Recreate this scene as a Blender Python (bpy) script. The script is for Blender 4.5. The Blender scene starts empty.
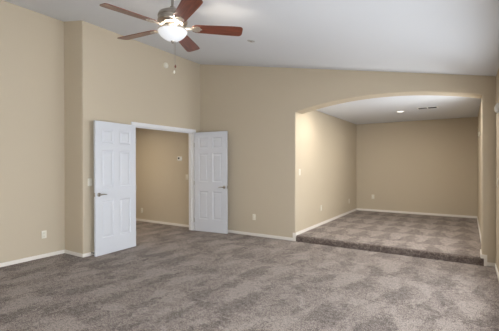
import bpy, bmesh, math, random
from mathutils import Vector, Matrix
random.seed(4)
SC = bpy.context.scene
COL = SC.collection
PI = math.pi

# ------------------------------------------------------------------ camera
cam_d = bpy.data.cameras.new('camera')
cam_d.sensor_width = 36.0
cam_d.lens = 36.0 * 342.48 / 499.0
cam_d.clip_start = 0.02
cam = bpy.data.objects.new('camera', cam_d)
COL.objects.link(cam)
yaw, pitch, roll = math.radians(-32.477), math.radians(-0.2165), math.radians(-0.1295)
fw = Vector((math.sin(yaw)*math.cos(pitch), math.cos(yaw)*math.cos(pitch), math.sin(pitch)))
rt = Vector((math.cos(yaw), -math.sin(yaw), 0))
up = rt.cross(fw)
r2 = rt*math.cos(roll) + up*math.sin(roll)
u2 = -rt*math.sin(roll) + up*math.cos(roll)
cam.matrix_world = Matrix(((r2.x, u2.x, -fw.x, 0.0), (r2.y, u2.y, -fw.y, 0.0), (r2.z, u2.z, -fw.z, 1.4), (0, 0, 0, 1)))
SC.camera = cam

# ------------------------------------------------------------------ world, lights, exposure
W = bpy.data.worlds.new('daylight')
SC.world = W
W.use_nodes = True
bg = W.node_tree.nodes['Background']
bg.inputs[0].default_value = (0.75, 0.86, 1.0, 1)
bg.inputs[1].default_value = 1.0
SC.view_settings.view_transform = 'Standard'
SC.view_settings.look = 'None'
SC.view_settings.exposure = 0.0
SC.view_settings.gamma = 1.0

def area(name, loc, direction, sx, sy, power, color):
    l = bpy.data.lights.new(name, 'AREA')
    l.shape = 'RECTANGLE'
    l.size, l.size_y = sx, sy
    l.energy = power
    l.color = color
    o = bpy.data.objects.new(name, l)
    COL.objects.link(o)
    o.location = loc
    d = Vector(direction).normalized()
    if abs(d.z) > 0.99: o.rotation_euler = (0, 0, 0); return o
    side = d.cross(Vector((0, 0, 1))).normalized(); upv = side.cross(d)
    o.rotation_euler = Matrix((side, upv, -d)).transposed().to_euler()
    return o

DAY = (0.93, 0.97, 1.0)
POW = dict(A=78, B=212, C=46, D=29, E=18, F=26, G=44)
# size runs along the wall, size_y up; each sits in the outer reveal of an unseen, added window
area('added_right_daylight', (0.60, 1.75, 1.16), (-1, 0, -0.15), 2.3, 1.6, POW['A'], DAY)
area('added_rear_daylight', (0.60, -1.5, 1.16), (-1, 0, 0.25), 2.1, 1.6, POW['B'], DAY)
area('added_alcove_daylight', (0.325, 6.20, 1.35), (-1, 0.25, 0.2), 0.34, 1.0, POW['C'], DAY)
area('added_far_daylight', (0.375, 4.1, 1.16), (-1, 0, -0.05), 1.5, 1.6, POW['G'], DAY)
area('added_hall_light', (-6.4, 4.2, 2.34), (0, 0, -1), 0.3, 0.3, POW['D'], (1.0, 0.86, 0.66))  # unseen lamp added to light the hall
CANS = [(-1.20, 7.83), (-1.95, 6.11), (-0.42, 6.11)]  # first is the visible can; the two near the arch are added for brightness
for cx_, cy_ in CANS:
    area('alcove_can_light', (cx_, cy_, 2.495), (0, 0, -1), 0.12, 0.12, POW['E'], (1.0, 0.93, 0.82))

# ------------------------------------------------------------------ room numbers (metres)
XL, XD, YJ, YB = -5.39, -4.889, 3.005, 5.696
XA, XR1, XR, YA = -2.635, 0.200, 0.3255, 9.745
XJ = 0.168                                # right jamb of the arch, a little proud of the alcove wall
STEP, HC = 0.103, 2.508
YF = -3.0
TH = 0.12
def ceil_z(x): return 2.644 - 0.1889*x
OP0, OP1, OPH = 3.94, 5.48, 2.078       # double door opening in the door wall
HX = -9.0                                # far end of hall

# ------------------------------------------------------------------ materials
def new_mat(name):
    m = bpy.data.materials.new(name)
    m.use_nodes = True
    return m, m.node_tree, m.node_tree.nodes['Principled BSDF']

def simple(name, col, rough=0.5, metal=0.0, bump=None, emis=None, estr=0.0, coat=0.0):
    m, nt, b = new_mat(name)
    b.inputs['Base Color'].default_value = (*col, 1)
    b.inputs['Roughness'].default_value = rough
    b.inputs['Metallic'].default_value = metal
    b.inputs['Coat Weight'].default_value = coat
    if emis:
        b.inputs['Emission Color'].default_value = (*emis, 1)
        b.inputs['Emission Strength'].default_value = estr
    if bump:
        tc = nt.nodes.new('ShaderNodeTexCoord')
        n = nt.nodes.new('ShaderNodeTexNoise'); n.inputs['Scale'].default_value = bump[0]; n.inputs['Detail'].default_value = 3
        bp = nt.nodes.new('ShaderNodeBump'); bp.inputs['Strength'].default_value = bump[1]; bp.inputs['Distance'].default_value = bump[2]
        nt.links.new(tc.outputs['Object'], n.inputs['Vector'])
        nt.links.new(n.outputs['Fac'], bp.inputs['Height'])
        nt.links.new(bp.outputs['Normal'], b.inputs['Normal'])
    return m

M_wall = simple('tan_wall_paint', (0.520, 0.447, 0.340), 0.75, bump=(70, 0.25, 0.002))
M_hall = simple('hall_wall_paint', (0.520, 0.447, 0.340), 0.75, bump=(70, 0.25, 0.002))
M_ceil = simple('ceiling_paint', (0.69, 0.715, 0.76), 0.85, bump=(60, 0.3, 0.002))
M_white = simple('white_trim_paint', (0.74, 0.74, 0.76), 0.42)
M_base = simple('baseboard_paint', (0.78, 0.74, 0.69), 0.45)
M_door = simple('white_door_paint', (0.63, 0.65, 0.70), 0.45)
M_plate = simple('ivory_plastic', (0.72, 0.69, 0.60), 0.35)
M_wplate = simple('white_plastic', (0.80, 0.80, 0.78), 0.35)
M_dark = simple('dark_slot', (0.04, 0.04, 0.04), 0.5)
M_gap = simple('duct_shadow', (0.03, 0.03, 0.03), 0.9)
M_nickel = simple('brushed_nickel', (0.38, 0.35, 0.31), 0.28, 1.0)
M_iron = simple('cream_cast_iron', (0.50, 0.44, 0.37), 0.3, 0.6)
M_louvre = simple('dark_louvre_metal', (0.10, 0.10, 0.105), 0.5)
M_screen = simple('thermostat_screen', (0.06, 0.07, 0.06), 0.2)
M_rubber = simple('rubber', (0.05, 0.045, 0.04), 0.7)
M_greydisc = simple('grey_cover', (0.42, 0.42, 0.43), 0.5)
M_bowl = simple('frosted_glass_lit', (0.40, 0.41, 0.43), 0.6, emis=(0.95, 0.965, 1.0), estr=0.52)
M_can = simple('can_lamp_lit', (0.9, 0.9, 0.88), 0.4, emis=(1.0, 0.97, 0.9), estr=2.5)
M_glass, nt, b = new_mat('window_glass')
b.inputs['Transmission Weight'].default_value = 1.0; b.inputs['Roughness'].default_value = 0.0; b.inputs['IOR'].default_value = 1.0

def wood_mat():
    m, nt, b = new_mat('mahogany_blade')
    tc = nt.nodes.new('ShaderNodeTexCoord'); mp = nt.nodes.new('ShaderNodeMapping')
    mp.inputs['Scale'].default_value = (3, 45, 10)
    n = nt.nodes.new('ShaderNodeTexNoise'); n.inputs['Scale'].default_value = 1.5; n.inputs['Detail'].default_value = 6
    cr = nt.nodes.new('ShaderNodeValToRGB')
    cr.color_ramp.elements[0].position = 0.3; cr.color_ramp.elements[0].color = (0.085, 0.018, 0.010, 1)
    cr.color_ramp.elements[1].position = 0.7; cr.color_ramp.elements[1].color = (0.21, 0.055, 0.028, 1)
    L = nt.links.new
    L(tc.outputs['Object'], mp.inputs['Vector']); L(mp.outputs['Vector'], n.inputs['Vector'])
    L(n.outputs['Fac'], cr.inputs['Fac']); L(cr.outputs['Color'], b.inputs['Base Color'])
    b.inputs['Roughness'].default_value = 0.32
    b.inputs['Coat Weight'].default_value = 0.4
    b.inputs['Coat Roughness'].default_value = 0.25
    return m
M_wood = wood_mat()

def math_node(nt, op, a, bb=None, cc=None):
    n = nt.nodes.new('ShaderNodeMath'); n.operation = op
    for i, v in enumerate((a, bb, cc)):
        if v is None: continue
        if isinstance(v, (int, float)): n.inputs[i].default_value = v
        else: nt.links.new(v, n.inputs[i])
    return n.outputs[0]

def carpet(name, lane, length, gate, wx=0.45, wy=0.6, amp=0.42, off=0.29, tone=0.0):
    """cut pile carpet with vacuum strokes: wedge shaped lanes of brushed pile over a speckled yarn"""
    m, nt, b = new_mat(name)
    L = nt.links.new
    tc = nt.nodes.new('ShaderNodeTexCoord')
    # wobble of the coordinates
    wob = nt.nodes.new('ShaderNodeTexNoise'); wob.inputs['Scale'].default_value = 1.1; wob.inputs['Detail'].default_value = 3
    L(tc.outputs['Object'], wob.inputs['Vector'])
    sep0 = nt.nodes.new('ShaderNodeSeparateXYZ'); L(tc.outputs['Object'], sep0.inputs[0])
    sepc = nt.nodes.new('ShaderNodeSeparateColor'); L(wob.outputs['Color'], sepc.inputs[0])
    jit = nt.nodes.new('ShaderNodeTexNoise'); jit.inputs['Scale'].default_value = 14; jit.inputs['Detail'].default_value = 4
    L(tc.outputs['Object'], jit.inputs['Vector'])
    jx = math_node(nt, 'MULTIPLY_ADD', jit.outputs['Fac'], 0.30, -0.15)
    x = math_node(nt, 'ADD', math_node(nt, 'MULTIPLY_ADD', sepc.outputs[0], wx, sep0.outputs[0]), jx)
    y = math_node(nt, 'ADD', math_node(nt, 'MULTIPLY_ADD', sepc.outputs[1], wy, sep0.outputs[1]), jx)
    lx = math_node(nt, 'DIVIDE', x, lane)
    fl = math_node(nt, 'FLOOR', lx)
    fx = math_node(nt, 'FRACT', lx)
    wn = nt.nodes.new('ShaderNodeTexWhiteNoise'); wn.noise_dimensions = '1D'
    L(fl, wn.inputs['W'])
    ly = math_node(nt, 'ADD', math_node(nt, 'DIVIDE', y, length), math_node(nt, 'MULTIPLY', wn.outputs['Value'], 0.55 if gate < 0.9 else 0.15))
    fy = math_node(nt, 'FRACT', ly)
    # wedge: |fx-0.5|*2 < fy
    tri = math_node(nt, 'MULTIPLY', math_node(nt, 'ABSOLUTE', math_node(nt, 'SUBTRACT', fx, 0.5)), 2.0)
    d = math_node(nt, 'SUBTRACT', fy, tri)
    soft = nt.nodes.new('ShaderNodeMapRange'); L(d, soft.inputs[0])
    soft.inputs[1].default_value = -0.05; soft.inputs[2].default_value = 0.05
    # blotchy large strokes
    mp = nt.nodes.new('ShaderNodeMapping'); mp.inputs['Scale'].default_value = (2.6, 1.6, 1)
    mp.inputs['Rotation'].default_value = (0, 0, 0.25)
    L(tc.outputs['Object'], mp.inputs['Vector'])
    nb = nt.nodes.new('ShaderNodeTexNoise'); nb.inputs['Scale'].default_value = 1.3; nb.inputs['Detail'].default_value = 4; nb.inputs['Distortion'].default_value = 0.6
    L(mp.outputs['Vector'], nb.inputs['Vector'])
    sb = nt.nodes.new('ShaderNodeMapRange'); L(nb.outputs['Fac'], sb.inputs[0])
    sb.inputs[1].default_value = 0.47; sb.inputs[2].default_value = 0.53
    mixp = math_node(nt, 'ADD', math_node(nt, 'MULTIPLY', soft.outputs[0], gate), math_node(nt, 'MULTIPLY', sb.outputs[0], 1.0-gate))
    # yarn speckle
    sp = nt.nodes.new('ShaderNodeTexNoise'); sp.inputs['Scale'].default_value = 90; sp.inputs['Detail'].default_value = 2; sp.inputs['Roughness'].default_value = 0.7
    L(tc.outputs['Object'], sp.inputs['Vector'])
    sp2 = nt.nodes.new('ShaderNodeTexNoise'); sp2.inputs['Scale'].default_value = 26; sp2.inputs['Detail'].default_value = 3
    L(tc.outputs['Object'], sp2.inputs['Vector'])
    s1 = math_node(nt, 'MULTIPLY_ADD', sp.outputs['Fac'], 4.6, -2.3)
    s2 = math_node(nt, 'MULTIPLY_ADD', sp2.outputs['Fac'], 1.3, -0.65)
    # tufts that lean the other way: short dark dashes, denser where the pile is dark
    sp3 = nt.nodes.new('ShaderNodeTexNoise'); sp3.inputs['Scale'].default_value = 17; sp3.inputs['Detail'].default_value = 5; sp3.inputs['Roughness'].default_value = 0.65
    L(tc.outputs['Object'], sp3.inputs['Vector'])
    dm = nt.nodes.new('ShaderNodeMapRange'); L(math_node(nt, 'ADD', sp3.outputs['Fac'], math_node(nt, 'MULTIPLY', mixp, -0.07)), dm.inputs[0])
    dm.inputs[1].default_value = 0.49; dm.inputs[2].default_value = 0.60; dm.inputs[4].default_value = -0.26
    s2 = math_node(nt, 'ADD', s2, dm.outputs[0])
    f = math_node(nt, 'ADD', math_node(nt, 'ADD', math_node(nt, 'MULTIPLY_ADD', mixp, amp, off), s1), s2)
    cr = nt.nodes.new('ShaderNodeValToRGB')
    e = cr.color_ramp.elements
    e[0].position = 0.0; e[0].color = (0.085, 0.062, 0.054, 1)
    e[1].position = 1.0; e[1].color = (0.365, 0.309, 0.272, 1)
    k = cr.color_ramp.elements.new(0.5); k.color = (0.212, 0.172, 0.151, 1)
    L(f, cr.inputs['Fac'])
    L(cr.outputs['Color'], b.inputs['Base Color'])
    b.inputs['Roughness'].default_value = 0.95
    b.inputs['Specular IOR Level'].default_value = 0.1
    b.inputs['Sheen Weight'].default_value = 0.15
    bp = nt.nodes.new('ShaderNodeBump'); bp.inputs['Strength'].default_value = 0.8; bp.inputs['Distance'].default_value = 0.012
    L(sp.outputs['Fac'], bp.inputs['Height']); L(bp.outputs['Normal'], b.inputs['Normal'])
    return m
M_carpet = carpet('taupe_carpet', 0.42, 0.80, 0.50, amp=0.52, off=0.31)
M_carpet2 = carpet('taupe_carpet_alcove', 0.40, 0.70, 0.92, wx=0.12, wy=0.15, amp=0.44, off=0.29)
M_riser = carpet('taupe_carpet_riser_shade', 0.4, 0.7, 0.0, amp=0.0, off=0.20)  # no strokes; riser shade put into the carpet as a darker tone

# ------------------------------------------------------------------ mesh helpers
def link_bm(name, bm, mat, parent=None, smooth=False, loc=None):
    bmesh.ops.recalc_face_normals(bm, faces=bm.faces)
    me = bpy.data.meshes.new(name)
    bm.to_mesh(me); bm.free()
    if mat: me.materials.append(mat)
    if smooth:
        for p in me.polygons: p.use_smooth = True
        try: me.set_sharp_from_angle(angle=math.radians(38))
        except Exception: pass
    o = bpy.data.objects.new(name, me)
    COL.objects.link(o)
    if parent: o.parent = parent
    if loc: o.location = loc
    return o

def struct(o, label=None):
    o['kind'] = 'structure'
    if label: o['label'] = label
    return o

def thing(name, label, cat, loc=(0, 0, 0), rot=(0, 0, 0), group=None):
    o = bpy.data.objects.new(name, None); COL.objects.link(o)
    o.empty_display_size = 0.05
    o.location = loc; o.rotation_euler = rot
    o['label'] = label; o['category'] = cat
    if group: o['group'] = group
    return o

def add_box(bm, x0, x1, y0, y1, z0, z1, bevel=0.0, seg=2):
    r = bmesh.ops.create_cube(bm, size=1.0)
    vs = r['verts']
    for v in vs:
        v.co = Vector(((x0+x1)/2 + v.co.x*(x1-x0), (y0+y1)/2 + v.co.y*(y1-y0), (z0+z1)/2 + v.co.z*(z1-z0)))
    if bevel > 0:
        es = list({e for v in vs for e in v.link_edges})
        bmesh.ops.bevel(bm, geom=es, offset=bevel, segments=seg, affect='EDGES', profile=0.5)
    return bm

def box_obj(name, dims, mat, parent=None, bevel=0.0, seg=2):
    bm = bmesh.new(); add_box(bm, *dims, bevel=bevel, seg=seg)
    return link_bm(name, bm, mat, parent, smooth=bevel > 0)

def prism(pts, axis, a0, a1, pred=None, bw=0.02):
    """outline pts in the two other axes, extruded along axis from a0 to a1; pred picks edges for a bullnose"""
    bm = bmesh.new()
    def P(p, a):
        if axis == 'x': return Vector((a, p[0], p[1]))
        if axis == 'y': return Vector((p[0], a, p[1]))
        return Vector((p[0], p[1], a))
    A = [bm.verts.new(P(p, a0)) for p in pts]; B = [bm.verts.new(P(p, a1)) for p in pts]
    n = len(pts)
    bm.faces.new(A); bm.faces.new(B[::-1])
    for i in range(n):
        bm.faces.new((A[i], A[(i+1) % n], B[(i+1) % n], B[i]))
    bmesh.ops.recalc_face_normals(bm, faces=bm.faces)
    if pred:
        es = [e for e in bm.edges if pred((e.verts[0].co+e.verts[1].co)/2, (e.verts[1].co-e.verts[0].co).normalized())]
        bmesh.ops.bevel(bm, geom=es, offset=bw, segments=4, affect='EDGES', profile=0.5)
    return bm

def lathe(bm, prof, seg=32, ox=0, oy=0, oz=0):
    rings = []
    for r, z in prof:
        if r < 1e-5: rings.append([bm.verts.new((ox, oy, oz+z))])
        else: rings.append([bm.verts.new((ox+r*math.cos(2*PI*i/seg), oy+r*math.sin(2*PI*i/seg), oz+z)) for i in range(seg)])
    for a, c in zip(rings, rings[1:]):
        for i in range(seg):
            j = (i+1) % seg
            if len(a) == 1 and len(c) == 1: continue
            if len(a) == 1: bm.faces.new((a[0], c[i], c[j]))
            elif len(c) == 1: bm.faces.new((a[i], a[j], c[0]))
            else: bm.faces.new((a[i], a[j], c[j], c[i]))
    return bm

def tube(bm, pts, r, seg=10):
    pts = [Vector(p) for p in pts]; rings = []
    for i, p in enumerate(pts):
        t = (pts[min(i+1, len(pts)-1)] - pts[max(i-1, 0)]).normalized()
        ref = Vector((0, 0, 1)) if abs(t.z) < 0.9 else Vector((1, 0, 0))
        a = t.cross(ref).normalized(); c = t.cross(a)
        rr = r[i] if isinstance(r, (list, tuple)) else r
        rings.append([bm.verts.new(p + a*rr*math.cos(2*PI*k/seg) + c*rr*math.sin(2*PI*k/seg)) for k in range(seg)])
    for a, c in zip(rings, rings[1:]):
        for k in range(seg):
            bm.faces.new((a[k], a[(k+1) % seg], c[(k+1) % seg], c[k]))
    bm.faces.new(rings[0]); bm.faces.new(rings[-1][::-1])
    return bm

# ------------------------------------------------------------------ floor, ceilings
bm = bmesh.new(); add_box(bm, HX, XR+0.5, YF-0.3, YB+0.02, -0.12, 0.0)
struct(link_bm('floor', bm, M_carpet), 'taupe cut-pile carpet floor of main room')
# raised alcove floor with rounded carpeted nosing; riser pile has no strokes, its shade is painted darker
RN = 0.035; BT0 = 0.012
bm = bmesh.new(); add_box(bm, XA-0.02, XR1+0.02, YB+0.002+RN*0.5, YA+0.1, -0.12, STEP)
struct(link_bm('floor', bm, M_carpet2), 'raised carpeted floor of the arched alcove, one step up')
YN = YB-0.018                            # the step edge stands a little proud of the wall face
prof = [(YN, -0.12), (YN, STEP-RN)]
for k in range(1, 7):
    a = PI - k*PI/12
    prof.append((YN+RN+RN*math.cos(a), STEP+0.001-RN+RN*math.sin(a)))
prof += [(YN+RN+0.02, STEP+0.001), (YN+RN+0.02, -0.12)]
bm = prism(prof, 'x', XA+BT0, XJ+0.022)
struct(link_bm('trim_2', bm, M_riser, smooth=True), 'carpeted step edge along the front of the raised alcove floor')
# sloped ceiling slab
pts = [(XL-0.3, ceil_z(XL-0.3)), (XR+0.5, ceil_z(XR+0.5)), (XR+0.5, ceil_z(XR+0.5)+0.15), (XL-0.3, ceil_z(XL-0.3)+0.15)]
struct(link_bm('ceiling', prism(pts, 'y', YF-0.2, YB+0.3), M_ceil), 'sloped vaulted ceiling')
bm = bmesh.new(); add_box(bm, XA-0.1, XR1+0.1, YB+0.28, YA+0.1, HC, HC+0.1)
struct(link_bm('ceiling', bm, M_ceil), 'flat ceiling of the alcove')
bm = bmesh.new(); add_box(bm, HX, XD-TH+0.01, YJ+0.1, YB, 2.44, 2.54)
struct(link_bm('ceiling', bm, M_ceil), 'flat ceiling of the hall')

# ------------------------------------------------------------------ walls
E_ = 0.06
bm = bmesh.new(); add_box(bm, XL-TH, XL, YF-0.1, YJ+0.05, -0.05, ceil_z(XL)+0.08)
struct(link_bm('wall_left', bm, M_wall))
bm = bmesh.new(); add_box(bm, XL-TH, XD-TH, YJ, YJ+0.10, -0.05, ceil_z(XL)+0.08)
struct(link_bm('wall_return', bm, M_wall))
zt = ceil_z(XD)+0.08
pts = [(YJ, -0.05), (OP0, -0.05), (OP0, OPH), (OP1, OPH), (OP1, -0.05), (YB+0.05, -0.05), (YB+0.05, zt), (YJ, zt)]
bm = prism(pts, 'x', XD-TH, XD, pred=lambda m, d: abs(d.z) > .9 and abs(m.x-XD) < .01 and abs(m.y-YJ) < .01, bw=0.02)
struct(link_bm('wall_door', bm, M_wall, smooth=True))
# back wall with the segmental arch opening
WT = 0.30
ac, ar_top, spring = (XA+XJ)/2, 2.508, 2.345
half = (XJ-XA)/2; sag = ar_top-spring; R = (half*half+sag*sag)/(2*sag)
arc = []
N = 40
th0 = math.asin(half/R)
for i in range(N+1):
    t = -th0 + 2*th0*i/N
    arc.append((ac+R*math.sin(t), ar_top-R+R*math.cos(t)))
x0w, x1w = XD-TH, XR+0.2
pts = [(x0w, -0.05), (XA, -0.05)] + arc + [(XJ, -0.05), (x1w, -0.05), (x1w, ceil_z(x1w)+.08), (x0w, ceil_z(x0w)+.08)]
def arch_pred(m, d):
    if abs(m.y-YB) > 0.01: return False
    if m.x < XA-0.05 or m.x > XJ+0.05: return False
    return m.z > 0 and m.z < 2.6 and abs(d.y) < 0.1
bm = prism(pts, 'y', YB, YB+WT, pred=arch_pred, bw=0.022)
struct(link_bm('wall_back', bm, M_wall, smooth=True))
bm = bmesh.new(); add_box(bm, XA-TH, XA, YB+WT-0.001, YA+0.1, -0.05, HC+0.05); struct(link_bm('wall_alcove_left', bm, M_wall))
bm = bmesh.new(); add_box(bm, XA-TH, XR1+TH, YA, YA+TH, -0.05, HC+0.05); struct(link_bm('wall_alcove_back', bm, M_wall))
# hall
bm = bmesh.new(); add_box(bm, HX, XD-TH, YB, YB+TH, -0.05, 2.5); struct(link_bm('wall_hall_back', bm, M_hall))
bm = bmesh.new(); add_box(bm, HX-TH, HX, YJ, YB+TH, -0.05, 2.5); struct(link_bm('wall_hall_left', bm, M_hall))
bm = bmesh.new(); add_box(bm, HX, XL-TH, YJ, YJ+0.1, -0.05, 2.5); struct(link_bm('wall_hall_front', bm, M_hall))
# right wall with added windows (outside the frame, placed to light the room) and front wall behind the camera
def window(name, axis, a, s0, s1, z0, z1):
    bm = bmesh.new()
    def B(p0, p1, q0, q1, d=0.05):
        if axis == 'x': add_box(bm, a, a+d, p0, p1, q0, q1)
        else: add_box(bm, p0, p1, a-d, a, q0, q1)
    w = 0.05
    B(s0, s1, z0, z0+w); B(s0, s1, z1-w, z1); B(s0, s0+w, z0+w, z1-w); B(s1-w, s1, z0+w, z1-w)
    mid = (s0+s1)/2; B(mid-w/2, mid+w/2, z0+w, z1-w)
    o = struct(link_bm(name, bm, M_white))
    bm = bmesh.new()
    if axis == 'x': add_box(bm, a+.03, a+.034, s0+w/2, s1-w/2, z0+w/2, z1-w/2)
    else: add_box(bm, s0+w/2, s1-w/2, a-.034, a-.03, z0+w/2, z1-w/2)
    link_bm('pane', bm, M_glass, o)
def window_wall(name, axis, a0, a1, s0, s1, wins, z0, z1, ztop):
    bm = bmesh.new()
    def B(s_0, s_1, zz0, zz1):
        if axis == 'x': add_box(bm, a0, a1, s_0, s_1, zz0, zz1)
        else: add_box(bm, s_0, s_1, a0, a1, zz0, zz1)
    cur = s0
    for w0, w1 in wins:
        B(cur, w0, -0.05, ztop); B(w0, w1, -0.05, z0); B(w0, w1, z1, ztop); cur = w1
    B(cur, s1, -0.05, ztop)
    return struct(link_bm(name, bm, M_wall))
window_wall('wall_right', 'x', XR, XR+0.30, YF-0.1, YB+0.02, [(-2.6, -0.4), (0.55, 2.95), (3.3, 4.9)], 0.32, 2.02, ceil_z(XR)+0.05)
window_wall('wall_alcove_right', 'x', XR1, XR1+0.14, YB+WT-0.001, YA+0.1, [(6.01, 6.39)], 0.8, 1.9, HC+0.05)
window('added_window_4', 'x', XR1+0.13, 6.01, 6.39, 0.8, 1.9)  # unseen window added to brighten the alcove
window_wall('wall_front', 'y', YF-0.15, YF, XL-0.1, XR+0.1, [], 0.3, 2.4, ceil_z(XL)+0.1)
window('added_window_1', 'x', XR+0.29, 0.55, 2.95, 0.32, 2.02)  # this and the next two: unseen windows added for their daylight
window('added_window_2', 'x', XR+0.29, -2.6, -0.4, 0.32, 2.02)
window('added_window_3', 'x', XR+0.29, 3.3, 4.9, 0.32, 2.02)

# ------------------------------------------------------------------ baseboards
BH, BT = 0.054, 0.014
def bb(name, x0, x1, y0, y1, z0=0.0, h=BH, mat=None):
    bm = bmesh.new(); add_box(bm, x0, x1, y0, y1, z0, z0+h, bevel=0.004, seg=2)
    return struct(link_bm(name, bm, mat or M_base))
bb('baseboard_left', XL, XL+BT, YF, YJ)
bb('baseboard_return', XL, XD+BT, YJ-BT, YJ)
bb('baseboard_door', XD, XD+BT, YJ, OP0-0.065)
bb('baseboard_back', XD+BT, XA-0.045, YB-BT, YB)
bb('baseboard_hall', HX, XD-TH, YB-BT, YB)
bb('baseboard_right', XR-BT, XR, YF, YB-BT)
bb('baseboard_back', XJ+0.061, XR, YB-BT, YB)
# alcove runs, wrapping the jamb corners down to the main floor
for sx, xx in ((1, XA), (-1, XR1)):
    xa, xb = sorted((xx, xx+sx*BT))
    bm = bmesh.new(); add_box(bm, xa, xb, YB+0.004, YA, STEP-0.004, STEP+BH, bevel=0.003)
    xj = XA if sx > 0 else XJ
    if sx < 0: add_box(bm, XJ-BT, XJ, YB+0.004, YB+WT+BT, STEP-0.004, STEP+BH, bevel=0.003)
    ya = sorted((xj+sx*BT, xj-sx*0.052))
    if sx > 0: add_box(bm, ya[0], ya[1], YB-BT-0.003, YB+0.004, 0.0, STEP+BH-0.008, bevel=0.004)
    else:
        xe = ya[1]+0.008; zt2 = STEP+BH-0.008
        out = [(ya[0], STEP-0.004), (XJ+0.022, STEP-0.004), (XJ+0.022, 0.0), (xe, 0.0), (xe, zt2), (ya[0], zt2)]
        A = [bm.verts.new((p[0], YB-BT-0.003, p[1])) for p in out]; B = [bm.verts.new((p[0], YB+0.003, p[1])) for p in out]
        bm.faces.new(A); bm.faces.new(B[::-1])
        for i in range(6): bm.faces.new((A[i], A[(i+1) % 6], B[(i+1) % 6], B[i]))
    struct(link_bm('baseboard_alcove_left' if sx > 0 else 'baseboard_alcove_right', bm, M_base))
bb('baseboard_alcove_back', XA, XR1, YA-BT, YA, STEP-0.004, BH+0.004)

# ------------------------------------------------------------------ door casing and jamb
bm = bmesh.new()
CW = 0.062
for xs in ((XD, XD+0.016), (XD-TH-0.016, XD-TH)):
    add_box(bm, xs[0], xs[1], OP0-CW+0.004, OP0+0.008, 0, OPH-0.008, bevel=0.004)
    add_box(bm, xs[0], xs[1], OP1-0.008, OP1+CW-0.004, 0, OPH-0.008, bevel=0.004)
    add_box(bm, xs[0], xs[1], OP0-CW+0.004, OP1+CW-0.004, OPH-0.008, OPH+CW-0.004, bevel=0.004)
add_box(bm, XD-TH, XD, OP0-0.001, OP0+0.014, 0, OPH)
add_box(bm, XD-TH, XD, OP1-0.014, OP1+0.001, 0, OPH)
add_box(bm, XD-TH, XD, OP0, OP1, OPH-0.014, OPH+0.001)
# stops
add_box(bm, XD-0.062, XD-0.045, OP0+0.014, OP0+0.026, 0, OPH-0.014)
add_box(bm, XD-0.062, XD-0.045, OP1-0.026, OP1-0.014, 0, OPH-0.014)
add_box(bm, XD-0.062, XD-0.045, OP0+0.014, OP1-0.014, OPH-0.026, OPH-0.014)
struct(link_bm('trim_1', bm, M_white), 'white casing and jamb around the double door opening')

# ------------------------------------------------------------------ six panel doors
DW, DH, DT = 0.785, 2.062, 0.035
def door_leaf_bm():
    """leaf in x 0..DW (hinge at 0), y -DT/2..DT/2, z 0..DH, moulded panels on both faces"""
    bm = bmesh.new()
    xs = [0, 0.112, 0.337, 0.448, 0.673, DW]
    zs = [DH-v for v in (DH, 1.805, 1.225, 1.03, 0.445, 0.335, 0.115, 0)]
    def panel(i, j): return i in (1, 3) and j in (1, 3, 5)
    for side in (-1, 1):
        y0 = side*DT/2
        for i in range(5):
            for j in range(7):
                xa, xb, za, zb = xs[i], xs[i+1], zs[j], zs[j+1]
                def ring(o, dep):
                    y = y0-side*dep
                    return [bm.verts.new((x_, y, z_)) for x_, z_ in ((xa+o, za+o), (xb-o, za+o), (xb-o, zb-o), (xa+o, zb-o))]
                if not panel(i, j):
                    bm.faces.new(ring(0, 0))
                    continue
                rs = [ring(0, 0), ring(0.006, 0.005), ring(0.016, 0.010), ring(0.026, 0.010), ring(0.048, 0.003)]
                for a, c in zip(rs, rs[1:]):
                    for k in range(4):
                        bm.faces.new((a[k], a[(k+1) % 4], c[(k+1) % 4], c[k]))
                bm.faces.new(rs[-1])
    for q in (((0, 0), (0, DH)), ((DW, 0), (DW, DH)), ((0, 0), (DW, 0)), ((0, DH), (DW, DH))):
        (xa, za), (xb, zb) = q
        bm.faces.new([bm.verts.new(c) for c in ((xa, -DT/2, za), (xb, -DT/2, zb), (xb, DT/2, zb), (xa, DT/2, za))])
    bmesh.ops.remove_doubles(bm, verts=bm.verts, dist=1e-5)
    return bm

def lever_set(parent, lx, lz, side):
    y = side*DT/2
    bm = bmesh.new()
    lathe(bm, [(0, 0), (0.031, 0), (0.031, 0.006), (0.026, 0.011), (0.012, 0.013), (0.011, 0.045), (0, 0.045)], 24)
    bmesh.ops.rotate(bm, verts=bm.verts, cent=(0, 0, 0), matrix=Matrix.Rotation(-side*PI/2, 3, 'X'))
    bmesh.ops.translate(bm, verts=bm.verts, vec=(lx, y, lz))
    ro = link_bm('rose', bm, M_nickel, parent, True)
    bm = bmesh.new()
    yy = y+side*0.045
    tube(bm, [(lx+0.008, yy, lz), (lx-0.02, yy+side*0.002, lz+0.002), (lx-0.06, yy, lz+0.003), (lx-0.095, yy-side*0.003, lz-0.001), (lx-0.115, yy-side*0.008, lz-0.004)], [0.011, 0.0105, 0.0085, 0.0075, 0.006], 12)
    lv = link_bm('lever', bm, M_nickel, ro, True)
    lv['label'] = 'brushed nickel lever'

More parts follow.
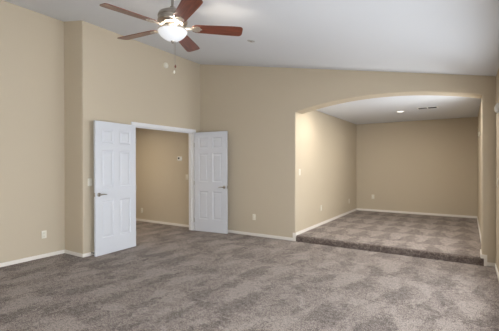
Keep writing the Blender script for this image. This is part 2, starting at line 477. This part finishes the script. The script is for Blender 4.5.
def make_door(name, label, hinge, free, flip):
    """origin at the hinge foot, local x toward the free edge"""
    d = Vector(free)-Vector(hinge)
    ang = math.atan2(d.y, d.x)
    o = link_bm(name, door_leaf_bm(), M_door, smooth=False)
    o.location = (hinge[0], hinge[1], 0.005); o.rotation_euler = (0, 0, ang)
    struct(o, label)
    for side in (-1, 1): lever_set(o, DW-0.062, 0.935, side)
    bm = bmesh.new(); add_box(bm, DW-0.0005, DW+0.0015, -0.0125, 0.0125, 0.935-0.03, 0.935+0.03); add_box(bm, DW+0.0015, DW+0.010, -0.006, 0.006, 0.917, 0.933)
    link_bm('latch_plate', bm, M_nickel, o)
    for hz in (0.22, 1.0, 1.80):
        bm = bmesh.new()
        tube(bm, [(-0.004, flip*DT/2, hz-0.045), (-0.004, flip*DT/2, hz+0.045)], 0.006, 10)
        add_box(bm, -0.0015, 0.0005, -DT/2, DT/2, hz-0.045, hz+0.045)
        link_bm('hinge', bm, M_nickel, o)
    return o
make_door('door_1', 'white six-panel door leaf folded back against the left wall beside the corner', (-4.80, 3.893), (-4.755, 3.10), 1)
make_door('door_2', 'white six-panel door leaf swung open in front of the back wall', (-4.850, OP1-0.004), (-4.085, OP1+0.078), -1)

# ------------------------------------------------------------------ wall plates.  local frame: plate in x (right) / z (up), facing -y
FACE = {'-y': 0.0, '+x': PI/2, '-x': -PI/2}
def outlet(label, loc, face, group=None):
    t = thing('wall_outlet', label, 'outlet', loc, (0, 0, FACE[face]), group)
    bm = bmesh.new(); add_box(bm, -0.036, 0.036, -0.006, 0, -0.058, 0.058, bevel=0.003); link_bm('cover_plate', bm, M_plate, t, True)
    for s in (-1, 1):
        bm = bmesh.new(); add_box(bm, -0.0165, 0.0165, -0.0085, -0.005, s*0.024-0.0145, s*0.024+0.0145, bevel=0.0035)
        r = link_bm('receptacle', bm, M_plate, t, True)
        bm = bmesh.new()
        for sx in (-0.0065, 0.0065): add_box(bm, sx-0.0011, sx+0.0011, -0.0090, -0.0082, s*0.024-0.001, s*0.024+0.008)
        lathe(bm, [(0, 0), (0.0024, 0), (0.0024, 0.0008), (0, 0.0008)], 10)
        for v in bm.verts[-22:] if False else []: pass
        link_bm('slots', bm, M_dark, r)
        bb_ = r.children[0]
        for v in bb_.data.vertices:
            if abs(v.co.y) < 0.004 and v.co.z < 0.002 and abs(v.co.x) < 0.003 and abs(v.co.z) < 0.0012:
                v.co = (v.co.x, -0.0083-v.co.z, s*0.024-0.007+v.co.y)
    return t
def switch(label, loc, face, group=None, gang=1):
    t = thing('light_switch', label, 'light switch', loc, (0, 0, FACE[face]), group)
    w = 0.036*gang
    bm = bmesh.new(); add_box(bm, -w, w, -0.006, 0, -0.058, 0.058, bevel=0.003); link_bm('cover_plate', bm, M_plate, t, True)
    bm = bmesh.new(); add_box(bm, -0.0165, 0.0165, -0.009, -0.005, -0.033, 0.033, bevel=0.002)
    for v in bm.verts:
        if v.co.y < -0.007 and v.co.z > 0.0: v.co.y -= 0.0025
    link_bm('rocker', bm, M_plate, t, True)
    for s in (-1, 1):
        bm = bmesh.new(); lathe(bm, [(0, 0), (0.003, 0), (0.003, 0.0015), (0, 0.0015)], 10)
        bmesh.ops.rotate(bm, verts=bm.verts, cent=(0, 0, 0), matrix=Matrix.Rotation(PI/2, 3, 'X'))
        bmesh.ops.translate(bm, verts=bm.verts, vec=(0, -0.006, s*0.046))
        link_bm('screw', bm, M_nickel, t)
    return t
outlet('ivory duplex wall outlet low on the left wall near the corner', (XL, 2.69, 0.347), '+x')
outlet('ivory wall outlet low on the main back wall between open door and arch', (-3.52, YB, 0.367), '-y')
outlet('ivory wall outlet on alcove left wall, nearer to the arch', (XA, 6.975, 0.463), '+x')
outlet('ivory wall outlet on alcove left wall, near the far corner', (XA, 9.02, 0.42), '+x')
outlet('ivory wall outlet low on the alcove back wall', (-2.187, YA, 0.50), '-y')
outlet('ivory wall outlet low on the hall wall seen through the doorway', (-6.77, YB, 0.27), '-y')
switch('ivory light switch on the arch jamb at the left of the alcove', (XA, 5.87, 1.25), '+x')
switch('ivory light switch on the hall wall below the thermostat', (-5.28, YB, 1.117), '-y')
switch('ivory light switch on the left wall at the edge of the folded-back door', (XD, 3.115, 1.13), '+x')
switch('pale light switch on the right wall at the picture edge', (XR, 5.33, 1.16), '-x')

# thermostat
t = thing('thermostat', 'white thermostat with dark display on the hall wall above the switch', 'thermostat', (-5.49, YB, 1.53), (0, 0, 0))
bm = bmesh.new(); add_box(bm, -0.068, 0.068, -0.007, 0, -0.052, 0.052, bevel=0.003); link_bm('base_plate', bm, M_plate, t, True)
bm = bmesh.new(); add_box(bm, -0.06, 0.06, -0.026, -0.007, -0.044, 0.044, bevel=0.005); hs = link_bm('body', bm, M_wplate, t, True)
bm = bmesh.new(); add_box(bm, -0.042, 0.012, -0.0275, -0.0255, -0.012, 0.028); link_bm('display', bm, M_screen, hs)['label'] = 'dark display window'
for k in range(2):
    bm = bmesh.new(); add_box(bm, 0.026, 0.042, -0.029, -0.0255, -0.012+k*0.024, 0.002+k*0.024, bevel=0.001); link_bm('button', bm, M_plate, hs)

# smoke detector high on the door wall (axis along +x)
t = thing('smoke_detector', 'ivory round smoke detector high on the wall above the double doors', 'smoke detector', (XD, 4.69, 3.30), (0, PI/2, 0))
bm = lathe(bmesh.new(), [(0, 0), (0.055, 0), (0.055, 0.008), (0.050, 0.010), (0, 0.010)], 32); link_bm('base', bm, M_plate, t, True)
bm = lathe(bmesh.new(), [(0, 0.010), (0.050, 0.010), (0.050, 0.020), (0.044, 0.030), (0.02, 0.034), (0, 0.034)], 32); link_bm('cover', bm, M_plate, t, True)

# motion sensor high on the right wall
t = thing('motion_sensor', 'white rounded motion sensor high on the right wall at the picture edge', 'motion sensor', (XR+0.012, 5.20, 2.085), (0, 0, -PI/2))
bm = bmesh.new(); add_box(bm, -0.036, 0.036, -0.012, 0, -0.062, 0.062, bevel=0.004); link_bm('mount', bm, M_wplate, t, True)
bm = prism([(-0.010, -0.06), (-0.030, -0.06), (-0.050, -0.045), (-0.056, -0.02), (-0.054, 0.02), (-0.040, 0.05), (-0.022, 0.06), (-0.010, 0.06)], 'x', -0.034, 0.034)
bmesh.ops.bevel(bm, geom=[e for e in bm.edges if abs(abs((e.verts[0].co.x+e.verts[1].co.x)/2)-0.034) < 1e-4], offset=0.008, segments=3, affect='EDGES')
hs = link_bm('body', bm, M_wplate, t, True)
bm = bmesh.new(); add_box(bm, -0.022, 0.022, -0.0585, -0.050, -0.030, 0.012, bevel=0.003); link_bm('lens', bm, M_plate, hs, True)
# small sensor on the alcove right wall
t = thing('alarm_chime', 'small pale box high on the alcove right wall', 'wall box', (XR1, 7.80, 1.96), (0, 0, -PI/2))
bm = bmesh.new(); add_box(bm, -0.04, 0.04, -0.006, 0, -0.05, 0.05, bevel=0.002); link_bm('base_plate', bm, M_plate, t, True)
bm = bmesh.new(); add_box(bm, -0.034, 0.034, -0.026, -0.006, -0.044, 0.044, bevel=0.006); link_bm('cover', bm, M_plate, t, True)

# ceiling plate
t = thing('ceiling_sprinkler', 'small grey round sprinkler plate flush in the sloped ceiling beyond the fan', 'sprinkler', (-2.562, 4.072, ceil_z(-2.562)), (0, math.atan(0.1889), 0))
bm = lathe(bmesh.new(), [(0, 0), (0.055, 0), (0.055, -0.002), (0.046, -0.005), (0.034, -0.005), (0.034, -0.002), (0, -0.002)], 28); link_bm('escutcheon', bm, M_greydisc, t, True)
bm = lathe(bmesh.new(), [(0, -0.003), (0.008, -0.003), (0.008, -0.010), (0.018, -0.011), (0.018, -0.013), (0, -0.013)], 20); link_bm('deflector', bm, M_nickel, t, True)

# alcove ceiling register: frame, divider and two banks of louvres
t = thing('ceiling_vent', 'white air register with dark louvres in the alcove ceiling', 'vent', (-0.665, 7.58, HC), (0, 0, 0))
bm = bmesh.new()
VL, VW = 0.185, 0.085
add_box(bm, -VL, VL, -VW, -VW+0.022, -0.008, 0); add_box(bm, -VL, VL, VW-0.022, VW, -0.008, 0)
for x_ in (-VL, -0.014, VL-0.028): add_box(bm, x_, x_+0.028, -VW+0.022, VW-0.022, -0.008, 0)
link_bm('frame', bm, M_wplate, t)
for s in (-1, 1):
    c_ = s*0.0855
    for k in range(6):
        bm = bmesh.new(); y_ = -0.052+k*0.021
        add_box(bm, c_-0.072, c_+0.072, y_-0.007, y_+0.007, -0.001, 0.0005)
        bmesh.ops.rotate(bm, verts=bm.verts, cent=(c_, y_, 0), matrix=Matrix.Rotation(0.9, 3, 'X'))
        bmesh.ops.translate(bm, verts=bm.verts, vec=(0, 0, -0.0065))
        link_bm('louvre', bm, M_louvre, t)
bm = bmesh.new(); add_box(bm, -VL+0.02, VL-0.02, -VW+0.02, VW-0.02, -0.0015, -0.0005); link_bm('duct_opening', bm, M_gap, t)

# recessed can light in the alcove ceiling, plus two unseen ones added for brightness
for n_, (cx_, cy_) in enumerate(CANS):
    t = thing('recessed_light', ['lit round recessed light seen in the alcove ceiling', 'added unseen recessed light in the alcove ceiling behind the arch, left one', 'added unseen recessed light in the alcove ceiling behind the arch, right one'][n_], 'ceiling light', (cx_, cy_, HC))
    bm = lathe(bmesh.new(), [(0.066, -0.001), (0.070, -0.006), (0.090, -0.004), (0.092, 0), (0.066, 0)], 32); link_bm('trim_ring', bm, M_wplate, t, True)
    bm = lathe(bmesh.new(), [(0, -0.004), (0.066, -0.002), (0.066, 0), (0, 0)], 32); link_bm('lamp', bm, M_can, t, True)

# hall ceiling light (out of view, added to light the hall)
t = thing('added_hall_ceiling_lamp', 'added flush glass ceiling light in the hall, out of view', 'ceiling light', (-6.4, 4.2, 2.44), (0, 0, 0))
bm = lathe(bmesh.new(), [(0, 0), (0.15, 0), (0.15, -0.02), (0.14, -0.03), (0, -0.03)], 32); link_bm('base', bm, M_nickel, t, True)
bm = lathe(bmesh.new(), [(0.135, -0.03), (0.13, -0.05), (0.10, -0.075), (0.05, -0.088), (0, -0.09)], 32); link_bm('glass_bowl', bm, M_can, t, True)

# spring door stop at the foot of the door wall
t = thing('door_stop', 'small door stop on the baseboard behind the folded-back door', 'door stop', (XD+BT, 3.135, 0.045), (0, PI/2, 0))
bm = lathe(bmesh.new(), [(0, 0), (0.012, 0), (0.012, 0.006), (0.007, 0.008), (0.006, 0.055), (0, 0.055)], 16); link_bm('stem', bm, M_nickel, t, True)
bm = lathe(bmesh.new(), [(0, 0.055), (0.011, 0.055), (0.011, 0.072), (0.008, 0.076), (0, 0.076)], 16); link_bm('rubber_tip', bm, M_rubber, t, True)

# ------------------------------------------------------------------ ceiling fan
FX, FY, FZ = -2.421, 2.416, 2.732
CZ = ceil_z(FX)-FZ
t = thing('ceiling_fan', 'five-blade ceiling fan with reddish wood blades and lit frosted glass bowl', 'ceiling fan', (FX, FY, FZ))
bm = lathe(bmesh.new(), [(0, CZ+0.02), (0.068, CZ+0.02), (0.070, CZ-0.03), (0.062, CZ-0.055), (0.035, CZ-0.078), (0.018, CZ-0.085), (0, CZ-0.085)], 32)
link_bm('canopy', bm, M_nickel, t, True)
bm = tube(bmesh.new(), [(0, 0, 0.19), (0, 0, CZ-0.06)], 0.013, 16); link_bm('downrod', bm, M_nickel, t, True)
bm = lathe(bmesh.new(), [(0, 0.200), (0.024, 0.200), (0.030, 0.175), (0.050, 0.162), (0.10, 0.150), (0.134, 0.130), (0.142, 0.112), (0.142, 0.100), (0.137, 0.095), (0.137, 0.070), (0.143, 0.064), (0.143, 0.050), (0.130, 0.030), (0.110, 0.018), (0, 0.018)], 48)
link_bm('motor_housing', bm, M_nickel, t, True)
bm = lathe(bmesh.new(), [(0, 0.018), (0.085, 0.018), (0.088, 0.0), (0.070, -0.012), (0.062, -0.030), (0.030, -0.036), (0, -0.036)], 40)
lathe(bm, [(0.134, -0.028), (0.141, -0.024), (0.144, -0.031), (0.142, -0.038), (0.136, -0.038), (0.134, -0.028)], 48)
for k in range(3):
    a_ = k*2*PI/3+0.4
    tube(bm, [(0.055*math.cos(a_), 0.055*math.sin(a_), -0.026), (0.138*math.cos(a_), 0.138*math.sin(a_), -0.031)], 0.006, 8)
lk = link_bm('light_kit', bm, M_iron, t, True)
bm = lathe(bmesh.new(), [(0.139, -0.034), (0.140, -0.042), (0.134, -0.058), (0.115, -0.082), (0.088, -0.106), (0.060, -0.123), (0.036, -0.131), (0, -0.134)], 48)
bo = link_bm('glass_bowl', bm, M_bowl, t, True); bo['label'] = 'lit frosted white glass bowl'
bm = lathe(bmesh.new(), [(0, -0.130), (0.018, -0.132), (0.016, -0.140), (0.009, -0.146), (0.008, -0.153), (0, -0.156)], 20)
link_bm('finial', bm, M_nickel, bo, True)
for (cx, cy, z1) in ((0.024, 0.012, -0.372), (0.010, 0.010, -0.425)):
    bm = tube(bmesh.new(), [(cx, cy, -0.128), (cx, cy, z1)], 0.0014, 6)
    ch = link_bm('pull_chain', bm, M_nickel, t)
    bm = lathe(bmesh.new(), [(0, 0.012), (0.004, 0.008), (0.0085, -0.004), (0.0085, -0.014), (0.004, -0.022), (0, -0.024)], 14, cx, cy, z1)
    link_bm('chain_fob', bm, M_wood if cx > 0.02 else M_plate, ch, True)
def blade_bm():
    bm = bmesh.new()
    n = 14; r0, r1 = 0.190, 0.685
    top = []; 
    def w(s):   # half width
        return 0.060+0.017*min(1, s*1.2)
    outline = []
    for i in range(n+1):
        s = i/n; outline.append((r0+(r1-0.035-r0)*s, w(s)))
    for k in range(1, 8):
        a = k/8*PI/2; outline.append((r1-0.035+0.035*math.sin(a), 0.036+(w(1)-0.036)*math.cos(a)))
    outline = [(r0, 0.030), (r0+0.004, 0.045)] + outline[1:]
    pts = outline + [(x_, -y_) for x_, y_ in outline[::-1]]
    A = [bm.verts.new((x_, y_, 0.003)) for x_, y_ in pts]; B = [bm.verts.new((x_, y_, -0.003)) for x_, y_ in pts]
    bm.faces.new(A); bm.faces.new(B[::-1])
    for i in range(len(pts)):
        j = (i+1) % len(pts); bm.faces.new((A[i], B[i], B[j], A[j]))
    return bm
def iron_bm():
    bm = bmesh.new()
    add_box(bm, 0.10, 0.215, -0.016, 0.016, -0.008, 0.002, bevel=0.003)
    pts = [(0.19, 0.018), (0.205, 0.040), (0.235, 0.046), (0.262, 0.034), (0.268, 0.014), (0.285, 0.0)]
    pts = pts + [(a, -c) for a, c in pts[-2::-1]]
    A = [bm.verts.new((x_, y_, -0.003)) for x_, y_ in pts]; B = [bm.verts.new((x_, y_, -0.009)) for x_, y_ in pts]
    bm.faces.new(A); bm.faces.new(B[::-1])
    for i in range(len(pts)):
        j = (i+1) % len(pts); bm.faces.new((A[i], B[i], B[j], A[j]))
    for (sx, sy) in ((0.222, 0.026), (0.222, -0.026), (0.256, 0.0)):
        bmesh.ops.create_uvsphere(bm, u_segments=10, v_segments=6, radius=0.006, matrix=Matrix.Translation((sx, sy, -0.010)))
    return bm
for k in range(5):
    a = math.radians(-102.02+72*k)
    b_ = link_bm('blade', blade_bm(), M_wood, t)
    b_.rotation_euler = (Matrix.Rotation(a, 3, 'Z') @ Matrix.Rotation(math.radians(-12), 3, 'X')).to_euler()
    ir = link_bm('blade_bracket', iron_bm(), M_iron, b_)
# the fan's own lamps, in the open top of the bowl
l = bpy.data.lights.new('fan_lamp', 'POINT'); l.energy = 5; l.color = (1.0, 0.88, 0.72); l.shadow_soft_size = 0.03

l.energy = POW['F']
o = bpy.data.objects.new('fan_lamp', l); COL.objects.link(o); o.location = (FX, FY, FZ-0.075)
